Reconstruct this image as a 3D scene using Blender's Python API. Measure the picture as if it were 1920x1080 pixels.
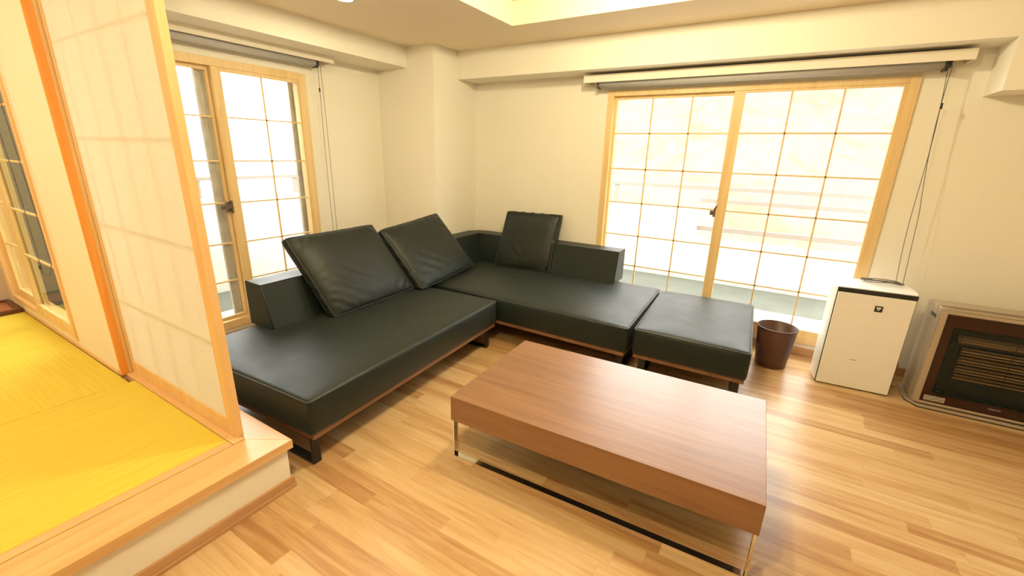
import bpy, bmesh, math, random
from mathutils import Vector, Matrix
random.seed(7)
for o in list(bpy.data.objects): bpy.data.objects.remove(o)
SC = bpy.context.scene
COL = SC.collection

# ---------------------------------------------------------------- camera
def cam_matrix(yaw, pitch, roll):
    cy, sy, cp, sp = math.cos(yaw), math.sin(yaw), math.cos(pitch), math.sin(pitch)
    f = Vector((sy*cp, cy*cp, -sp)); rt = Vector((cy, -sy, 0)); up = rt.cross(f)
    r2 = rt*math.cos(roll) + up*math.sin(roll); u2 = -rt*math.sin(roll) + up*math.cos(roll)
    return Matrix((r2, u2, -f)).transposed().to_4x4()
cd = bpy.data.cameras.new('camera'); cam = bpy.data.objects.new('camera', cd); COL.objects.link(cam)
cd.sensor_width = 36; cd.lens = 814.14/1920*36; cd.clip_start = .02; cd.clip_end = 300
cam.matrix_world = Matrix.Translation((0, 0, 1.5)) @ cam_matrix(-0.54212065, 0.30101834, 0.02606802)
SC.camera = cam

# ---------------------------------------------------------------- exposure, world, lamps
SC.view_settings.view_transform = 'Standard'
SC.view_settings.look = 'None'
SC.view_settings.exposure = 0.0
SC.view_settings.gamma = 1.0
SC.view_settings.use_curve_mapping = False
W = bpy.data.worlds.new('overcast_sky'); SC.world = W; W.use_nodes = True
bg = W.node_tree.nodes['Background']; bg.inputs[0].default_value = (1.0, .975, .93, 1); bg.inputs[1].default_value = 9.0
WARM = (1.0, .88, .57)
def area_lamp(name, loc, size, power, color=WARM, rot=(0, 0, 0), sy=None):
    l = bpy.data.lights.new(name, 'AREA'); l.energy = power; l.color = color; l.size = size
    if sy: l.shape = 'RECTANGLE'; l.size_y = sy
    else: l.shape = 'DISK'
    o = bpy.data.objects.new(name, l); o.location = loc; o.rotation_euler = rot; COL.objects.link(o); return o
LIVING_W, DOWN_W, TATAMI_W = 71, 6, 52
def point_lamp(name, loc, r, power, color):
    l = bpy.data.lights.new(name, 'POINT'); l.energy = power; l.color = color; l.shadow_soft_size = r
    o = bpy.data.objects.new(name, l); o.location = loc; COL.objects.link(o); return o
CEILING_LIGHTS = [(-.85, 2.35), (-.55, .35)]  # second light is unseen, added to brighten the floor
for x, y in CEILING_LIGHTS: point_lamp('ceiling_lamp_light', (x, y, 2.475), .05, LIVING_W, WARM)
DOWNLIGHTS = [(-2.61, 2.16)]
for i, (x, y) in enumerate(DOWNLIGHTS):
    area_lamp('downlight_light', (x, y, 2.405), .12, DOWN_W)
point_lamp('tatami_lamp_light', (-3.3, -.9, 2.1), .13, TATAMI_W, (1.0, .82, .60))

# ---------------------------------------------------------------- materials
class N:
    def __init__(s, name):
        s.m = bpy.data.materials.new(name); s.m.use_nodes = True; s.t = s.m.node_tree; s.n = s.t.nodes
        s.bsdf = s.n['Principled BSDF']; s.out = s.n['Material Output']
    def new(s, typ, **kw):
        x = s.n.new(typ)
        for k, v in kw.items(): setattr(x, k, v)
        return x
    def link(s, a, b): s.t.links.new(a, b)
    def val(s, inp, v):
        if hasattr(v, 'links'): s.link(v, inp)
        else: inp.default_value = v
    def math(s, op, a, b=None, c=None):
        x = s.new('ShaderNodeMath', operation=op); s.val(x.inputs[0], a)
        if b is not None: s.val(x.inputs[1], b)
        if c is not None: s.val(x.inputs[2], c)
        return x.outputs[0]
    def comb(s, x, y, z):
        c = s.new('ShaderNodeCombineXYZ'); s.val(c.inputs[0], x); s.val(c.inputs[1], y); s.val(c.inputs[2], z); return c.outputs[0]
    def noise(s, vec, scale, detail=3, rough=.5, dist=0):
        x = s.new('ShaderNodeTexNoise'); s.link(vec, x.inputs['Vector']); x.inputs['Scale'].default_value = scale
        x.inputs['Detail'].default_value = detail; x.inputs['Roughness'].default_value = rough; x.inputs['Distortion'].default_value = dist
        return x.outputs['Fac']
    def white(s, vec):
        x = s.new('ShaderNodeTexWhiteNoise', noise_dimensions='3D'); s.link(vec, x.inputs['Vector']); return x.outputs['Value']
    def ramp(s, fac, stops):
        x = s.new('ShaderNodeValToRGB'); s.val(x.inputs[0], fac); e = x.color_ramp.elements
        while len(e) < len(stops): e.new(.5)
        for i, (p, c) in enumerate(stops): e[i].position = p; e[i].color = (*c, 1)
        return x.outputs[0]
    def mix(s, fac, a, b, mode='MIX'):
        x = s.new('ShaderNodeMix', data_type='RGBA', blend_type=mode); s.val(x.inputs[0], fac)
        s.val(x.inputs[6], a if hasattr(a, 'links') else (*a, 1)); s.val(x.inputs[7], b if hasattr(b, 'links') else (*b, 1)); return x.outputs[2]
    def scale(s, vec, v):
        x = s.new('ShaderNodeMapping'); s.link(vec, x.inputs[0]); x.inputs['Scale'].default_value = v; return x.outputs[0]
    def bump(s, h, strength=.2, dist=.002):
        x = s.new('ShaderNodeBump'); x.inputs['Strength'].default_value = strength; x.inputs['Distance'].default_value = dist
        s.link(h, x.inputs['Height']); s.link(x.outputs[0], s.bsdf.inputs['Normal'])
    def obj(s): return s.new('ShaderNodeTexCoord').outputs['Object']
    def xyz(s, v):
        x = s.new('ShaderNodeSeparateXYZ'); s.link(v, x.inputs[0]); return x.outputs
    def base(s, c, rough=.5, metal=0, spec=.5):
        s.val(s.bsdf.inputs['Base Color'], c if hasattr(c, 'links') else (*c, 1))
        s.val(s.bsdf.inputs['Roughness'], rough); s.bsdf.inputs['Metallic'].default_value = metal
        s.bsdf.inputs['Specular IOR Level'].default_value = spec
        return s.m

def plain(name, c, rough=.5, metal=0, spec=.5, var=.04, scale=30):
    k = N(name); v = k.obj(); n = k.noise(v, scale, 2)
    lo = tuple(max(0, x*(1-var)) for x in c); hi = tuple(min(1, x*(1+var)) for x in c)
    return k.base(k.ramp(n, [(.3, lo), (.7, hi)]), rough, metal, spec)

def wallpaper(name, c, bump=.25):
    k = N(name); v = k.obj()
    k.bump(k.noise(v, 260, 4, .6), bump, .001)
    n = k.noise(v, 3, 2)
    return k.base(k.ramp(n, [(.3, tuple(x*.985 for x in c)), (.7, c)]), .85, 0, .2)

def wood(name, dark, mid, light, axis=0, rough=.45, g=1.0, spec=.4, coat=0):
    """streaks run along the chosen object axis"""
    k = N(name); v = k.obj(); s = [14*g, 14*g, 14*g]; s[axis] = .9*g
    sv = k.scale(v, s)
    n1 = k.noise(sv, 1.0, 6, .6, .6)
    s2 = [160*g]*3; s2[axis] = 3*g
    n2 = k.noise(k.scale(v, s2), 1.0, 3, .6)
    f = k.math('ADD', k.math('MULTIPLY', n1, .75), k.math('MULTIPLY', n2, .25))
    c = k.ramp(f, [(.34, dark), (.5, mid), (.66, light)])
    k.bump(n2, .05, .0005)
    m = k.base(c, rough, 0, spec)
    if coat: k.bsdf.inputs['Coat Weight'].default_value = coat; k.bsdf.inputs['Coat Roughness'].default_value = .32
    return m

def floor_planks(name):
    k = N(name); v = k.obj(); x, y, z = k.xyz(v)
    w = .0765
    row = k.math('FLOOR', k.math('DIVIDE', y, w))
    r1 = k.white(k.comb(row, 3.1, 0))
    L = .92
    xs = k.math('DIVIDE', k.math('ADD', x, k.math('MULTIPLY', r1, 4.7)), L)
    colx = k.math('FLOOR', xs)
    cell = k.comb(row, colx, 1.7)
    rnd = k.white(cell)
    rnd2 = k.white(k.comb(colx, row, 8.3))
    off = k.comb(k.math('MULTIPLY', rnd, 37), k.math('MULTIPLY', rnd2, 23), 0)
    add = k.new('ShaderNodeVectorMath', operation='ADD'); k.link(v, add.inputs[0]); k.link(off, add.inputs[1])
    n1 = k.noise(k.scale(add.outputs[0], (1.6, 22, 1)), 1, 5, .62, .9)
    n2 = k.noise(k.scale(add.outputs[0], (5, 190, 1)), 1, 3, .6)
    f = k.math('ADD', k.math('MULTIPLY', n1, .62), k.math('ADD', k.math('MULTIPLY', n2, .14), k.math('MULTIPLY', rnd, .24)))
    c = k.ramp(f, [(.32, (.38, .195, .078)), (.44, (.49, .29, .13)), (.55, (.585, .39, .19)), (.68, (.67, .485, .27))])
    # joints
    fy = k.math('FRACT', k.math('DIVIDE', y, w)); ey = k.math('MINIMUM', fy, k.math('SUBTRACT', 1, fy))
    fx = k.math('FRACT', xs); ex = k.math('MINIMUM', fx, k.math('SUBTRACT', 1, fx))
    j = k.math('MAXIMUM', k.math('LESS_THAN', ey, .007), k.math('LESS_THAN', ex, .0008))
    c = k.mix(k.math('MULTIPLY', j, .3), c, (.33, .18, .09))
    k.bump(k.math('SUBTRACT', k.math('MULTIPLY', n2, .3), j), .12, .0006)
    m = k.base(c, .30, 0, .55)
    return m

def tatami_mat_material(name, axis):
    k = N(name); v = k.obj(); x, y, z = k.xyz(v)
    a, b = (x, y) if axis == 0 else (y, x)
    w1 = k.math('SINE', k.math('MULTIPLY', a, 2*math.pi/.014))
    w2 = k.math('SINE', k.math('MULTIPLY', b, 2*math.pi/.0035))
    s = [90, 90, 90]; s[1-axis] = 2.5
    n = k.noise(k.scale(v, s), 1, 3, .6)
    c = k.ramp(n, [(.3, (.71, .55, .062)), (.7, (.79, .65, .088))])
    k.bump(k.math('ADD', k.math('MULTIPLY', w1, .5), k.math('MULTIPLY', w2, .5)), .25, .0006)
    return k.base(c, .55, 0, .35)

def leather(name, c=(.008, .0150, .0125)):
    k = N(name); v = k.obj()
    vor = k.new('ShaderNodeTexVoronoi'); k.link(v, vor.inputs['Vector']); vor.inputs['Scale'].default_value = 420
    n = k.noise(v, 9, 4, .55)
    h = k.math('ADD', k.math('MULTIPLY', vor.outputs['Distance'], .35), k.math('MULTIPLY', n, 1.5))
    k.bump(h, .35, .0015)
    m = k.base(k.ramp(n, [(.3, tuple(x*.9 for x in c)), (.7, tuple(x*1.12 for x in c))]), k.ramp(n, [(.3, (.40,)*3), (.7, (.48,)*3)]), 0, .36)
    k.bsdf.inputs['Sheen Weight'].default_value = .04
    return m

def paper(name):
    k = N(name); v = k.obj(); n = k.noise(v, 60, 5, .7)
    c = k.ramp(n, [(.3, (.90, .87, .80)), (.7, (.95, .93, .87))])
    d = k.new('ShaderNodeBsdfDiffuse'); t = k.new('ShaderNodeBsdfTranslucent'); mx = k.new('ShaderNodeMixShader')
    k.link(c, d.inputs[0]); k.link(c, t.inputs[0]); mx.inputs[0].default_value = .45
    k.link(d.outputs[0], mx.inputs[1]); k.link(t.outputs[0], mx.inputs[2]); k.link(mx.outputs[0], k.out.inputs[0])
    return k.m

def glass(name, tint=(.98, .99, .98)):
    k = N(name); tr = k.new('ShaderNodeBsdfTransparent'); tr.inputs[0].default_value = (*tint, 1)
    g = k.new('ShaderNodeBsdfGlossy'); g.inputs['Roughness'].default_value = .02
    fr = k.new('ShaderNodeFresnel'); fr.inputs[0].default_value = 1.45
    mx = k.new('ShaderNodeMixShader'); ge = k.new('ShaderNodeNewGeometry'); fac = k.math('MULTIPLY', fr.outputs[0], k.math('SUBTRACT', 1, ge.outputs['Backfacing'])); k.link(fac, mx.inputs[0]); k.link(tr.outputs[0], mx.inputs[1]); k.link(g.outputs[0], mx.inputs[2])
    k.link(mx.outputs[0], k.out.inputs[0]); return k.m

def emissive(name, c, s):
    k = N(name); k.base(c, .5); k.bsdf.inputs['Emission Color'].default_value = (*c, 1); k.bsdf.inputs['Emission Strength'].default_value = s; return k.m

def hillside_material(name):
    k = N(name); v = k.obj(); n = k.noise(v, .35, 6, .65, .4); n2 = k.noise(v, 1.1, 5, .7)
    c = k.ramp(n, [(.30, (.50, .38, .30)), (.52, (.46, .375, .31)), (.62, (.36, .37, .17)), (.75, (.48, .40, .33))])
    c = k.mix(.4, c, k.ramp(n2, [(.35, (.36, .30, .25)), (.65, (.55, .46, .40))]))
    c = k.mix(1.0, c, (.345, .325, .36), 'MULTIPLY')
    return k.base(c, .95, 0, .1)

M = {}
M['wall'] = wallpaper('cream_wallpaper', (.87, .83, .72))
M['tatami_wall'] = wallpaper('tatami_room_plaster', (.84, .76, .62), .5)
M['ceiling'] = wallpaper('ceiling_paper', (.90, .78, .58))
M['floor'] = floor_planks('oak_strip_floor')
M['frame'] = wood('pale_window_wood', (.70, .49, .22), (.78, .57, .28), (.83, .64, .35), 2, .45)
M['frame_h'] = wood('pale_window_wood_horizontal', (.70, .49, .22), (.78, .57, .28), (.83, .64, .35), 0, .45)
M['frame_y'] = wood('pale_window_wood_deep', (.70, .49, .22), (.78, .57, .28), (.83, .64, .35), 1, .45)
M['shoji'] = wood('shoji_cypress', (.74, .47, .21), (.80, .53, .25), (.84, .60, .31), 2, .4)
M['shoji_h'] = wood('shoji_cypress_horizontal', (.74, .47, .21), (.80, .53, .25), (.84, .60, .31), 0, .4)
M['post'] = wood('amber_post_wood', (.78, .30, .05), (.84, .34, .06), (.88, .40, .09), 2, .4)
M['nosing_y'] = wood('step_nosing_wood', (.64, .38, .16), (.72, .46, .21), (.80, .55, .28), 1, .28, 1, .5, .3)
M['nosing_x'] = wood('step_nosing_wood_cross', (.62, .36, .17), (.70, .44, .22), (.78, .52, .29), 0, .28, 1, .5, .3)
M['skirt'] = wood('skirting_wood', (.44, .24, .11), (.52, .30, .15), (.60, .37, .20), 1, .4)
M['skirt_x'] = wood('skirting_wood_back', (.44, .24, .11), (.52, .30, .15), (.60, .37, .20), 0, .4)
M['walnut'] = wood('walnut_veneer', (.17, .070, .028), (.235, .106, .044), (.29, .14, .062), 0, .42, 1.6, .5, 1.0)
M['sofa_wood'] = wood('sofa_rail_walnut', (.17, .08, .045), (.24, .12, .065), (.30, .16, .09), 1, .4)
M['tat_a'] = tatami_mat_material('rush_weave_lengthwise', 0)
M['tat_b'] = tatami_mat_material('rush_weave_crosswise', 1)
M['leather'] = leather('black_leather')
M['piping'] = plain('black_piping', (.018, .022, .02), .4)
M['pillow'] = leather('black_cushion_leather', (.009, .0150, .0125))
M['chrome'] = plain('polished_chrome', (.80, .77, .72), .09, 1, .5, .01)
M['black_metal'] = plain('black_steel', (.035, .037, .035), .28, .6)
M['paper'] = paper('washi_paper')
M['glass'] = glass('window_glass')
M['glass_grey'] = glass('shade_tinted_glass', (.78, .81, .74))  # grey-green tint stands in for reflection and shade outside the tatami window
M['alu'] = plain('bronze_aluminium', (.52, .48, .43), .5, .2, .5, .12, 12)  # base colour lightened to stand in for flare on the backlit stiles
M['tube'] = plain('grey_blind_fabric', (.46, .45, .44), .7)
M['pelmet'] = wallpaper('pelmet_board', (.84, .78, .66), .1)
M['black_plastic'] = plain('black_plastic', (.02, .02, .02), .35)
M['chain'] = plain('dark_bead_chain', (.10, .085, .07), .35, .3)
M['bronze'] = plain('bronze_latch', (.16, .13, .10), .35, .7)
M['white_plastic'] = plain('white_plastic', (.82, .81, .78), .35, 0, .5, .01)
M['white_front'] = plain('white_panel', (.84, .82, .77), .25, 0, .5, .01)
M['bin'] = plain('brown_plastic', (.085, .036, .026), .38, 0, .5, .06, 8)
M['silver'] = plain('champagne_silver_paint', (.50, .43, .34), .35, .55, .5, .03)
M['heater_glass'] = plain('brown_glass_panel', (.030, .009, .005), .12, 0, .5)
M['dark_in'] = plain('dark_enamel', (.022, .026, .022), .35, .3)
M['wire'] = plain('guard_wire', (.016, .024, .020), .4, 0, .3)
M['reflector'] = plain('heater_reflector', (.30, .20, .10), .4, .4)
M['label_grey'] = plain('grey_sticker', (.42, .38, .32), .6)
M['label_dark'] = plain('sticker_print', (.10, .08, .06), .6)
M['cord'] = plain('grey_cord', (.11, .10, .08), .5)
M['parapet'] = plain('white_parapet_paint', (.52, .52, .48), .9, 0, .2, .03, 2)
M['balcony_floor'] = plain('balcony_floor_coating', (.47, .47, .45), .8, 0, .2, .05, 3)
M['grey_strip'] = plain('balcony_grey_strip', (.115, .12, .10), .8, 0, .2, .08, 3)
M['rail'] = plain('balcony_rail_aluminium', (.25, .215, .19), .5, .1)
M['view_panel'] = plain('added_view_panel', (.115, .115, .085), .8, 0, .2, .05, 2)
M['hill'] = hillside_material('winter_hillside')
M['board'] = wood('lacquered_board', (.30, .075, .022), (.42, .12, .035), (.50, .17, .05), 0, .25, 1, .5, .3)
M['board_dark'] = plain('dark_board_edge', (.10, .028, .012), .3)
M['diffuser'] = emissive('lamp_diffuser', (1.0, .78, .45), 4.0)
M['lamp_ring'] = plain('lamp_trim', (.80, .77, .70), .4)
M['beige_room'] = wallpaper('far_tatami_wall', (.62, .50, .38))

# ---------------------------------------------------------------- mesh helpers
class MB:
    def __init__(s): s.v = []; s.f = []; s.smooth = []
    def add(s, vs, fs, smooth=False):
        b = len(s.v); s.v += [tuple(v) for v in vs]; s.f += [tuple(i+b for i in f) for f in fs]; s.smooth += [smooth]*len(fs); return s
    def box(s, x0, x1, y0, y1, z0, z1):
        if x0 > x1: x0, x1 = x1, x0
        if y0 > y1: y0, y1 = y1, y0
        if z0 > z1: z0, z1 = z1, z0
        vs = [(x, y, z) for z in (z0, z1) for y in (y0, y1) for x in (x0, x1)]
        return s.add(vs, [(0, 2, 3, 1), (4, 5, 7, 6), (0, 1, 5, 4), (2, 6, 7, 3), (0, 4, 6, 2), (1, 3, 7, 5)])
    def prism(s, poly, a0, a1, axis=2):
        """poly in the two other axes (cyclic order), extruded a0..a1 along axis"""
        n = len(poly)
        def P(p, a):
            return (a, p[0], p[1]) if axis == 0 else (p[0], a, p[1]) if axis == 1 else (p[0], p[1], a)
        vs = [P(p, a0) for p in poly] + [P(p, a1) for p in poly]
        fs = [tuple(range(n))[::-1], tuple(range(n, 2*n))] + [(i, (i+1) % n, n+(i+1) % n, n+i) for i in range(n)]
        return s.add(vs, fs)
    def tube(s, pts, r, n=8, closed=False, cap=True):
        pts = [Vector(p) for p in pts]; m = len(pts); rings = []
        up = Vector((0, 0, 1)); prev = None
        for i, p in enumerate(pts):
            if closed: d = pts[(i+1) % m] - pts[i-1]
            else: d = pts[min(i+1, m-1)] - pts[max(i-1, 0)]
            d = d.normalized() if d.length > 1e-9 else Vector((0, 0, 1))
            if prev is None:
                a = d.cross(up if abs(d.z) < .9 else Vector((1, 0, 0))).normalized()
            else:
                a = prev - d*prev.dot(d)
                a = a.normalized() if a.length > 1e-6 else d.orthogonal().normalized()
            prev = a; b = d.cross(a)
            rr = r[i] if isinstance(r, (list, tuple)) else r
            rings.append([p + (a*math.cos(t)+b*math.sin(t))*rr for t in [2*math.pi*j/n for j in range(n)]])
        vs = [v for R in rings for v in R]; fs = []
        for i in range(m if closed else m-1):
            k = (i+1) % m
            for j in range(n): fs.append((i*n+j, i*n+(j+1) % n, k*n+(j+1) % n, k*n+j))
        s.add(vs, fs, True)
        if cap and not closed:
            s.add(rings[0], [tuple(range(n))[::-1]]); s.add(rings[-1], [tuple(range(n))])
        return s
    def lathe(s, prof, cx=0, cy=0, n=48, z=0):
        vs = []; fs = []
        for r, h in prof:
            for j in range(n): vs.append((cx+r*math.cos(2*math.pi*j/n), cy+r*math.sin(2*math.pi*j/n), z+h))
        for i in range(len(prof)-1):
            for j in range(n): fs.append((i*n+j, i*n+(j+1) % n, (i+1)*n+(j+1) % n, (i+1)*n+j))
        return s.add(vs, fs, True)
    def sphere(s, c, r, n=8, m=6):
        vs = []; fs = []
        for i in range(m+1):
            t = math.pi*i/m
            for j in range(n): vs.append((c[0]+r*math.sin(t)*math.cos(2*math.pi*j/n), c[1]+r*math.sin(t)*math.sin(2*math.pi*j/n), c[2]+r*math.cos(t)))
        for i in range(m):
            for j in range(n): fs.append((i*n+j, (i+1)*n+j, (i+1)*n+(j+1) % n, i*n+(j+1) % n))
        return s.add(vs, fs, True)

def thing(name, label, cat, loc=(0, 0, 0), rz=0, group=None, kind=None):
    o = bpy.data.objects.new(name, None); COL.objects.link(o); o.empty_display_size = .05
    o.location = loc; o.rotation_euler = (0, 0, rz)
    if label: o['label'] = label
    if cat: o['category'] = cat
    if group: o['group'] = group
    if kind: o['kind'] = kind
    return o
def root_loc(p):
    while p.parent: p = p.parent
    return p
def part(name, mb, mat, parent=None, bevel=0, seg=2, world=False, label=None, smooth=None):
    me = bpy.data.meshes.new(name)
    vs = mb.v
    if world and parent is not None:
        inv = (Matrix.Translation(root_loc(parent).location) @ Matrix.Rotation(root_loc(parent).rotation_euler.z, 4, 'Z')).inverted()
        vs = [tuple(inv @ Vector(v)) for v in vs]
    me.from_pydata(vs, [], mb.f)
    bm = bmesh.new(); bm.from_mesh(me)
    for f, sm in zip(bm.faces, mb.smooth): f.smooth = sm
    bmesh.ops.remove_doubles(bm, verts=bm.verts, dist=1e-6)
    bmesh.ops.dissolve_degenerate(bm, edges=bm.edges, dist=1e-7)
    bmesh.ops.recalc_face_normals(bm, faces=bm.faces)
    if bevel:
        ed = [e for e in bm.edges if len(e.link_faces) == 2 and e.calc_face_angle(0) > .5]
        bmesh.ops.bevel(bm, geom=ed, offset=bevel, segments=seg, profile=.5, affect='EDGES', clamp_overlap=True)
    bm.to_mesh(me); bm.free()
    me.materials.append(mat)
    o = bpy.data.objects.new(name, me); COL.objects.link(o)
    if parent is not None: o.parent = parent
    if label: o['label'] = label
    return o
def struct(name, mb, mat, bevel=0):
    o = part(name, mb, mat, None, bevel); o['kind'] = 'structure'; return o

# ---------------------------------------------------------------- dimensions
XL, YB, ZC = -3.60, 3.965, 2.415        # left wall, back wall, ceiling
XR, YF = 2.7, -2.2                       # right wall, wall behind the camera
YT = .735                                # tatami side face of the partition wall
ZT = .25                                 # tatami platform
XT = -5.15

# ---------------------------------------------------------------- shell
b = MB().box(XL-.1, XR+.1, YF-.1, YB+.1, -.06, 0); struct('floor', b, M['floor'])
def wall_with_hole(b, axis, a0, a1, u0, u1, hu0, hu1, hz0, hz1, z0, z1):
    def bx(p, q, r, s):
        if q-p < 1e-4 or s-r < 1e-4: return
        if axis == 1: b.box(p, q, a0, a1, r, s)
        else: b.box(a0, a1, p, q, r, s)
    bx(u0, hu0, z0, z1); bx(hu1, u1, z0, z1); bx(hu0, hu1, z0, hz0); bx(hu0, hu1, hz1, z1)
W1 = (-1.45, .632, .10, 2.035)          # back window opening x0 x1 z0 z1
W2 = (1.10, 2.50, .10, 2.09)            # left window opening y0 y1 z0 z1
W3 = (-5.04, -3.63, .315, 2.06)         # tatami window opening x0 x1 z0 z1
b = MB(); wall_with_hole(b, 1, YB, YB+.16, XL-.15, XR+.15, W1[0], W1[1], W1[2], W1[3], 0, 2.7); struct('wall_back', b, M['wall'])
b = MB(); wall_with_hole(b, 0, XL-.15, XL, YT+.11, YB, W2[0], W2[1], W2[2], W2[3], 0, 2.7); struct('wall_left', b, M['wall'])
b = MB().box(XL, -2.885, 3.31, YB, 0, ZC); struct('wall_corner_column', b, M['wall'])
b = MB().box(XR, XR+.15, YF-.15, YB, 0, 2.7); struct('wall_right', b, M['wall'])
b = MB().box(XT-.15, XR+.15, YF-.15, YF, 0, 2.7); struct('wall_front', b, M['wall'])
# partition wall between tatami room and outside / living
b = MB(); wall_with_hole(b, 1, YT, YT+.11, XT-.15, -3.02, W3[0], W3[1], W3[2], W3[3], 0, ZC+.2); b.box(-3.02, -3.0, YT, YT+.002, ZT, ZC); struct('wall_tatami_window', b, M['tatami_wall'])
b = MB().box(XT-.15, XT, YF, YT, 0, 2.7); struct('wall_tatami_left', b, M['beige_room'])
# beams
b = MB().box(-2.885, XR, 3.668, YB, 2.17, ZC); struct('ceiling_beam_back', b, M['wall'])
b = MB().box(XL, -3.21, YT+.11, 3.31, 2.24, ZC); struct('ceiling_beam_left', b, M['wall'])
b = MB().box(.942, XR, 3.668, YB, 1.902, 2.17); struct('ceiling_beam_right', b, M['wall'])
# ceiling with a raised tray
R = (-1.955, 1.5, -.8, 3.15)
b = MB()
b.box(XL-.1, R[0], YF-.1, YB+.1, ZC, ZC+.16); b.box(R[1], XR+.1, YF-.1, YB+.1, ZC, ZC+.16)
b.box(R[0], R[1], R[3], YB+.1, ZC, ZC+.16); b.box(R[0], R[1], YF-.1, R[2], ZC, ZC+.16)
b.box(XT-.1, XL-.1, YF-.1, YT+.1, ZC, ZC+.16)
b.box(R[0]-.1, R[1]+.1, R[2]-.1, R[3]+.1, ZC+.16, ZC+.26)
struct('ceiling', b, M['ceiling'])
# tatami platform, lintel
b = MB().box(-1.72, -1.70, YF, .895, 0, .206).box(XT, -1.72, .875, .895, 0, .206); struct('wall_step', b, M['wall'])
b = MB().box(XT, -1.72, YF, .875, .15, .2045); struct('floor_platform', b, M['nosing_y'])
b = MB().box(XT, -1.905, YF, -.215, .2045, ZT-.001); struct('floor_tatami', b, M['tat_a'])
# the nosing boards of the platform, mitred at the corner
b = MB().prism([(-1.855, YF), (-1.68, YF), (-1.68, .915), (-1.855, .80)], .208, ZT, 2); struct('trim_1', b, M['nosing_y'], .002)
b = MB().prism([(-1.855, .80), (-1.68, .915), (XL, .915), (XL, .80)], .208, ZT-.0005, 2); struct('trim_2', b, M['nosing_x'], .002)
b = MB().box(-1.905, -1.857, YF, .752, .206, ZT+.0015); struct('trim_3', b, M['nosing_y'], .001)
b = MB().box(-3.02, -1.857, .754, .80, .206, ZT+.003)
b.box(-3.02, -1.93, .757, .764, ZT, ZT+.008); struct('trim_4', b, M['shoji_h'], .001)
# baseboards
b = MB().box(-1.70, -1.688, YF, .907, 0, .058).box(-1.70, -1.684, YF, .909, 0, .018); struct('baseboard_step', b, M['skirt'], .0015)
b = MB().box(-2.885, XR, YB-.010, YB, 0, .065); struct('baseboard_back', b, M['skirt_x'], .0015)
b = MB().box(XL, XL+.010, .915, 3.31, 0, .065); struct('baseboard_left', b, M['skirt'], .0015)
b = MB().box(XL+.01, -2.885, 3.30, 3.31, 0, .065).box(-2.885, -2.875, 3.30, YB-.01, 0, .065); struct('baseboard_column', b, M['skirt_x'], .0015)
# tatami wall base strip and post
b = MB().box(XT, -3.02, YT-.006, YT, ZT, ZT+.022); struct('baseboard_tatami', b, M['shoji_h'])
b = MB().box(-3.0, -2.985, YT-.002, .768, ZT, ZC).box(-3.02, -3.0, YT+.001, .768, ZT, ZC); struct('trim_5', b, M['post'], .0007)
b = MB().box(-3.02, -2.984, .768, .815, ZT, ZC); struct('trim_6', b, M['shoji'], .001)

# ---------------------------------------------------------------- windows
def lattice(b, plane, u0, u1, z0, z1, us, zs, w, d0, d1):
    for u in us:
        b.box(u-w/2, u+w/2, d0, d1, z0, z1) if plane == 'y' else b.box(d0, d1, u-w/2, u+w/2, z0, z1)
    for z in zs:
        b.box(u0, u1, d0, d1, z-w/2, z+w/2) if plane == 'y' else b.box(d0, d1, u0, u1, z-w/2, z+w/2)
def ring(b, plane, u0, u1, z0, z1, l, r, bo, t, d0, d1):
    f = (lambda a, c, e, g: b.box(a, c, d0, d1, e, g)) if plane == 'y' else (lambda a, c, e, g: b.box(d0, d1, a, c, e, g))
    f(u0, u0+l, z0, z1); f(u1-r, u1, z0, z1); f(u0+l, u1-r, z0, z0+bo); f(u0+l, u1-r, z1-t, z1)
def latch(parent, c, axis, s=1):
    b = MB()
    x, y, z = c
    if axis == 'y':
        b.box(x-.012, x+.012, y-.012, y, z-.035, z+.035).box(x-.035*s, x+.01*s, y-.03, y-.012, z-.018, z+.02)
        b.tube([(x-.005, y-.02, z+.02), (x+.01*s, y-.035, z+.06)], .006)
        b.lathe([(0, .008), (.011, .008), (.011, -.008), (0, -.008)], x-.02*s, y-.028, 12, z)
    else:
        b.box(x, x+.012, y-.013, y+.013, z-.03, z+.04).box(x+.012, x+.03, y-.05, y+.02, z-.012, z+.022)
        b.box(x+.012, x+.026, y+.012, y+.03, z-.045, z+.05)
        b.lathe([(0, .014), (.013, .014), (.013, -.014), (0, -.014)], x+.022, y-.045, 12, z+.005)
        b.lathe([(0, .02), (.008, .02), (.008, -.02), (0, -.02)], x+.024, y-.015, 10, z-.02)
    part('latch', b, M['bronze'], parent, .0015, label='dark bronze crescent latch')
ZR = [.512, .795, 1.092, 1.39, 1.69]
# back window
w = thing('window_1', None, None, (-.41, YB, .10), kind='structure')
def P(name, b, m, parent, bevel=.0015): return part(name, b, m, parent, bevel, world=True)
b = MB(); ring(b, 'y', W1[0], W1[1], W1[2], W1[3], .055, .055, .06, .04, YB-.016, YB+.15); P('window_frame', b, M['frame'], w)
b = MB(); ring(b, 'y', -.445, .60, .15, 2.005, .075, .045, .06, .025, YB-.010, YB+.022); s = P('sash', b, M['frame'], w)
b = MB(); lattice(b, 'y', -.37, .555, .21, 1.98, [-.065, .245], ZR, .011, YB-.001, YB+.010); P('muntins', b, M['frame_h'], s, 0)
b = MB().box(-.37, .555, YB+.011, YB+.014, .21, 1.98); P('pane', b, M['glass'], s, 0)
b = MB(); ring(b, 'y', -1.41, -.39, .15, 2.005, .035, .06, .06, .035, YB+.028, YB+.058); s = P('sash', b, M['frame'], w)
b = MB(); lattice(b, 'y', -1.375, -.45, .21, 1.97, [-1.068, -.752], ZR, .011, YB+.036, YB+.047); P('muntins', b, M['frame_h'], s, 0)
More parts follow.
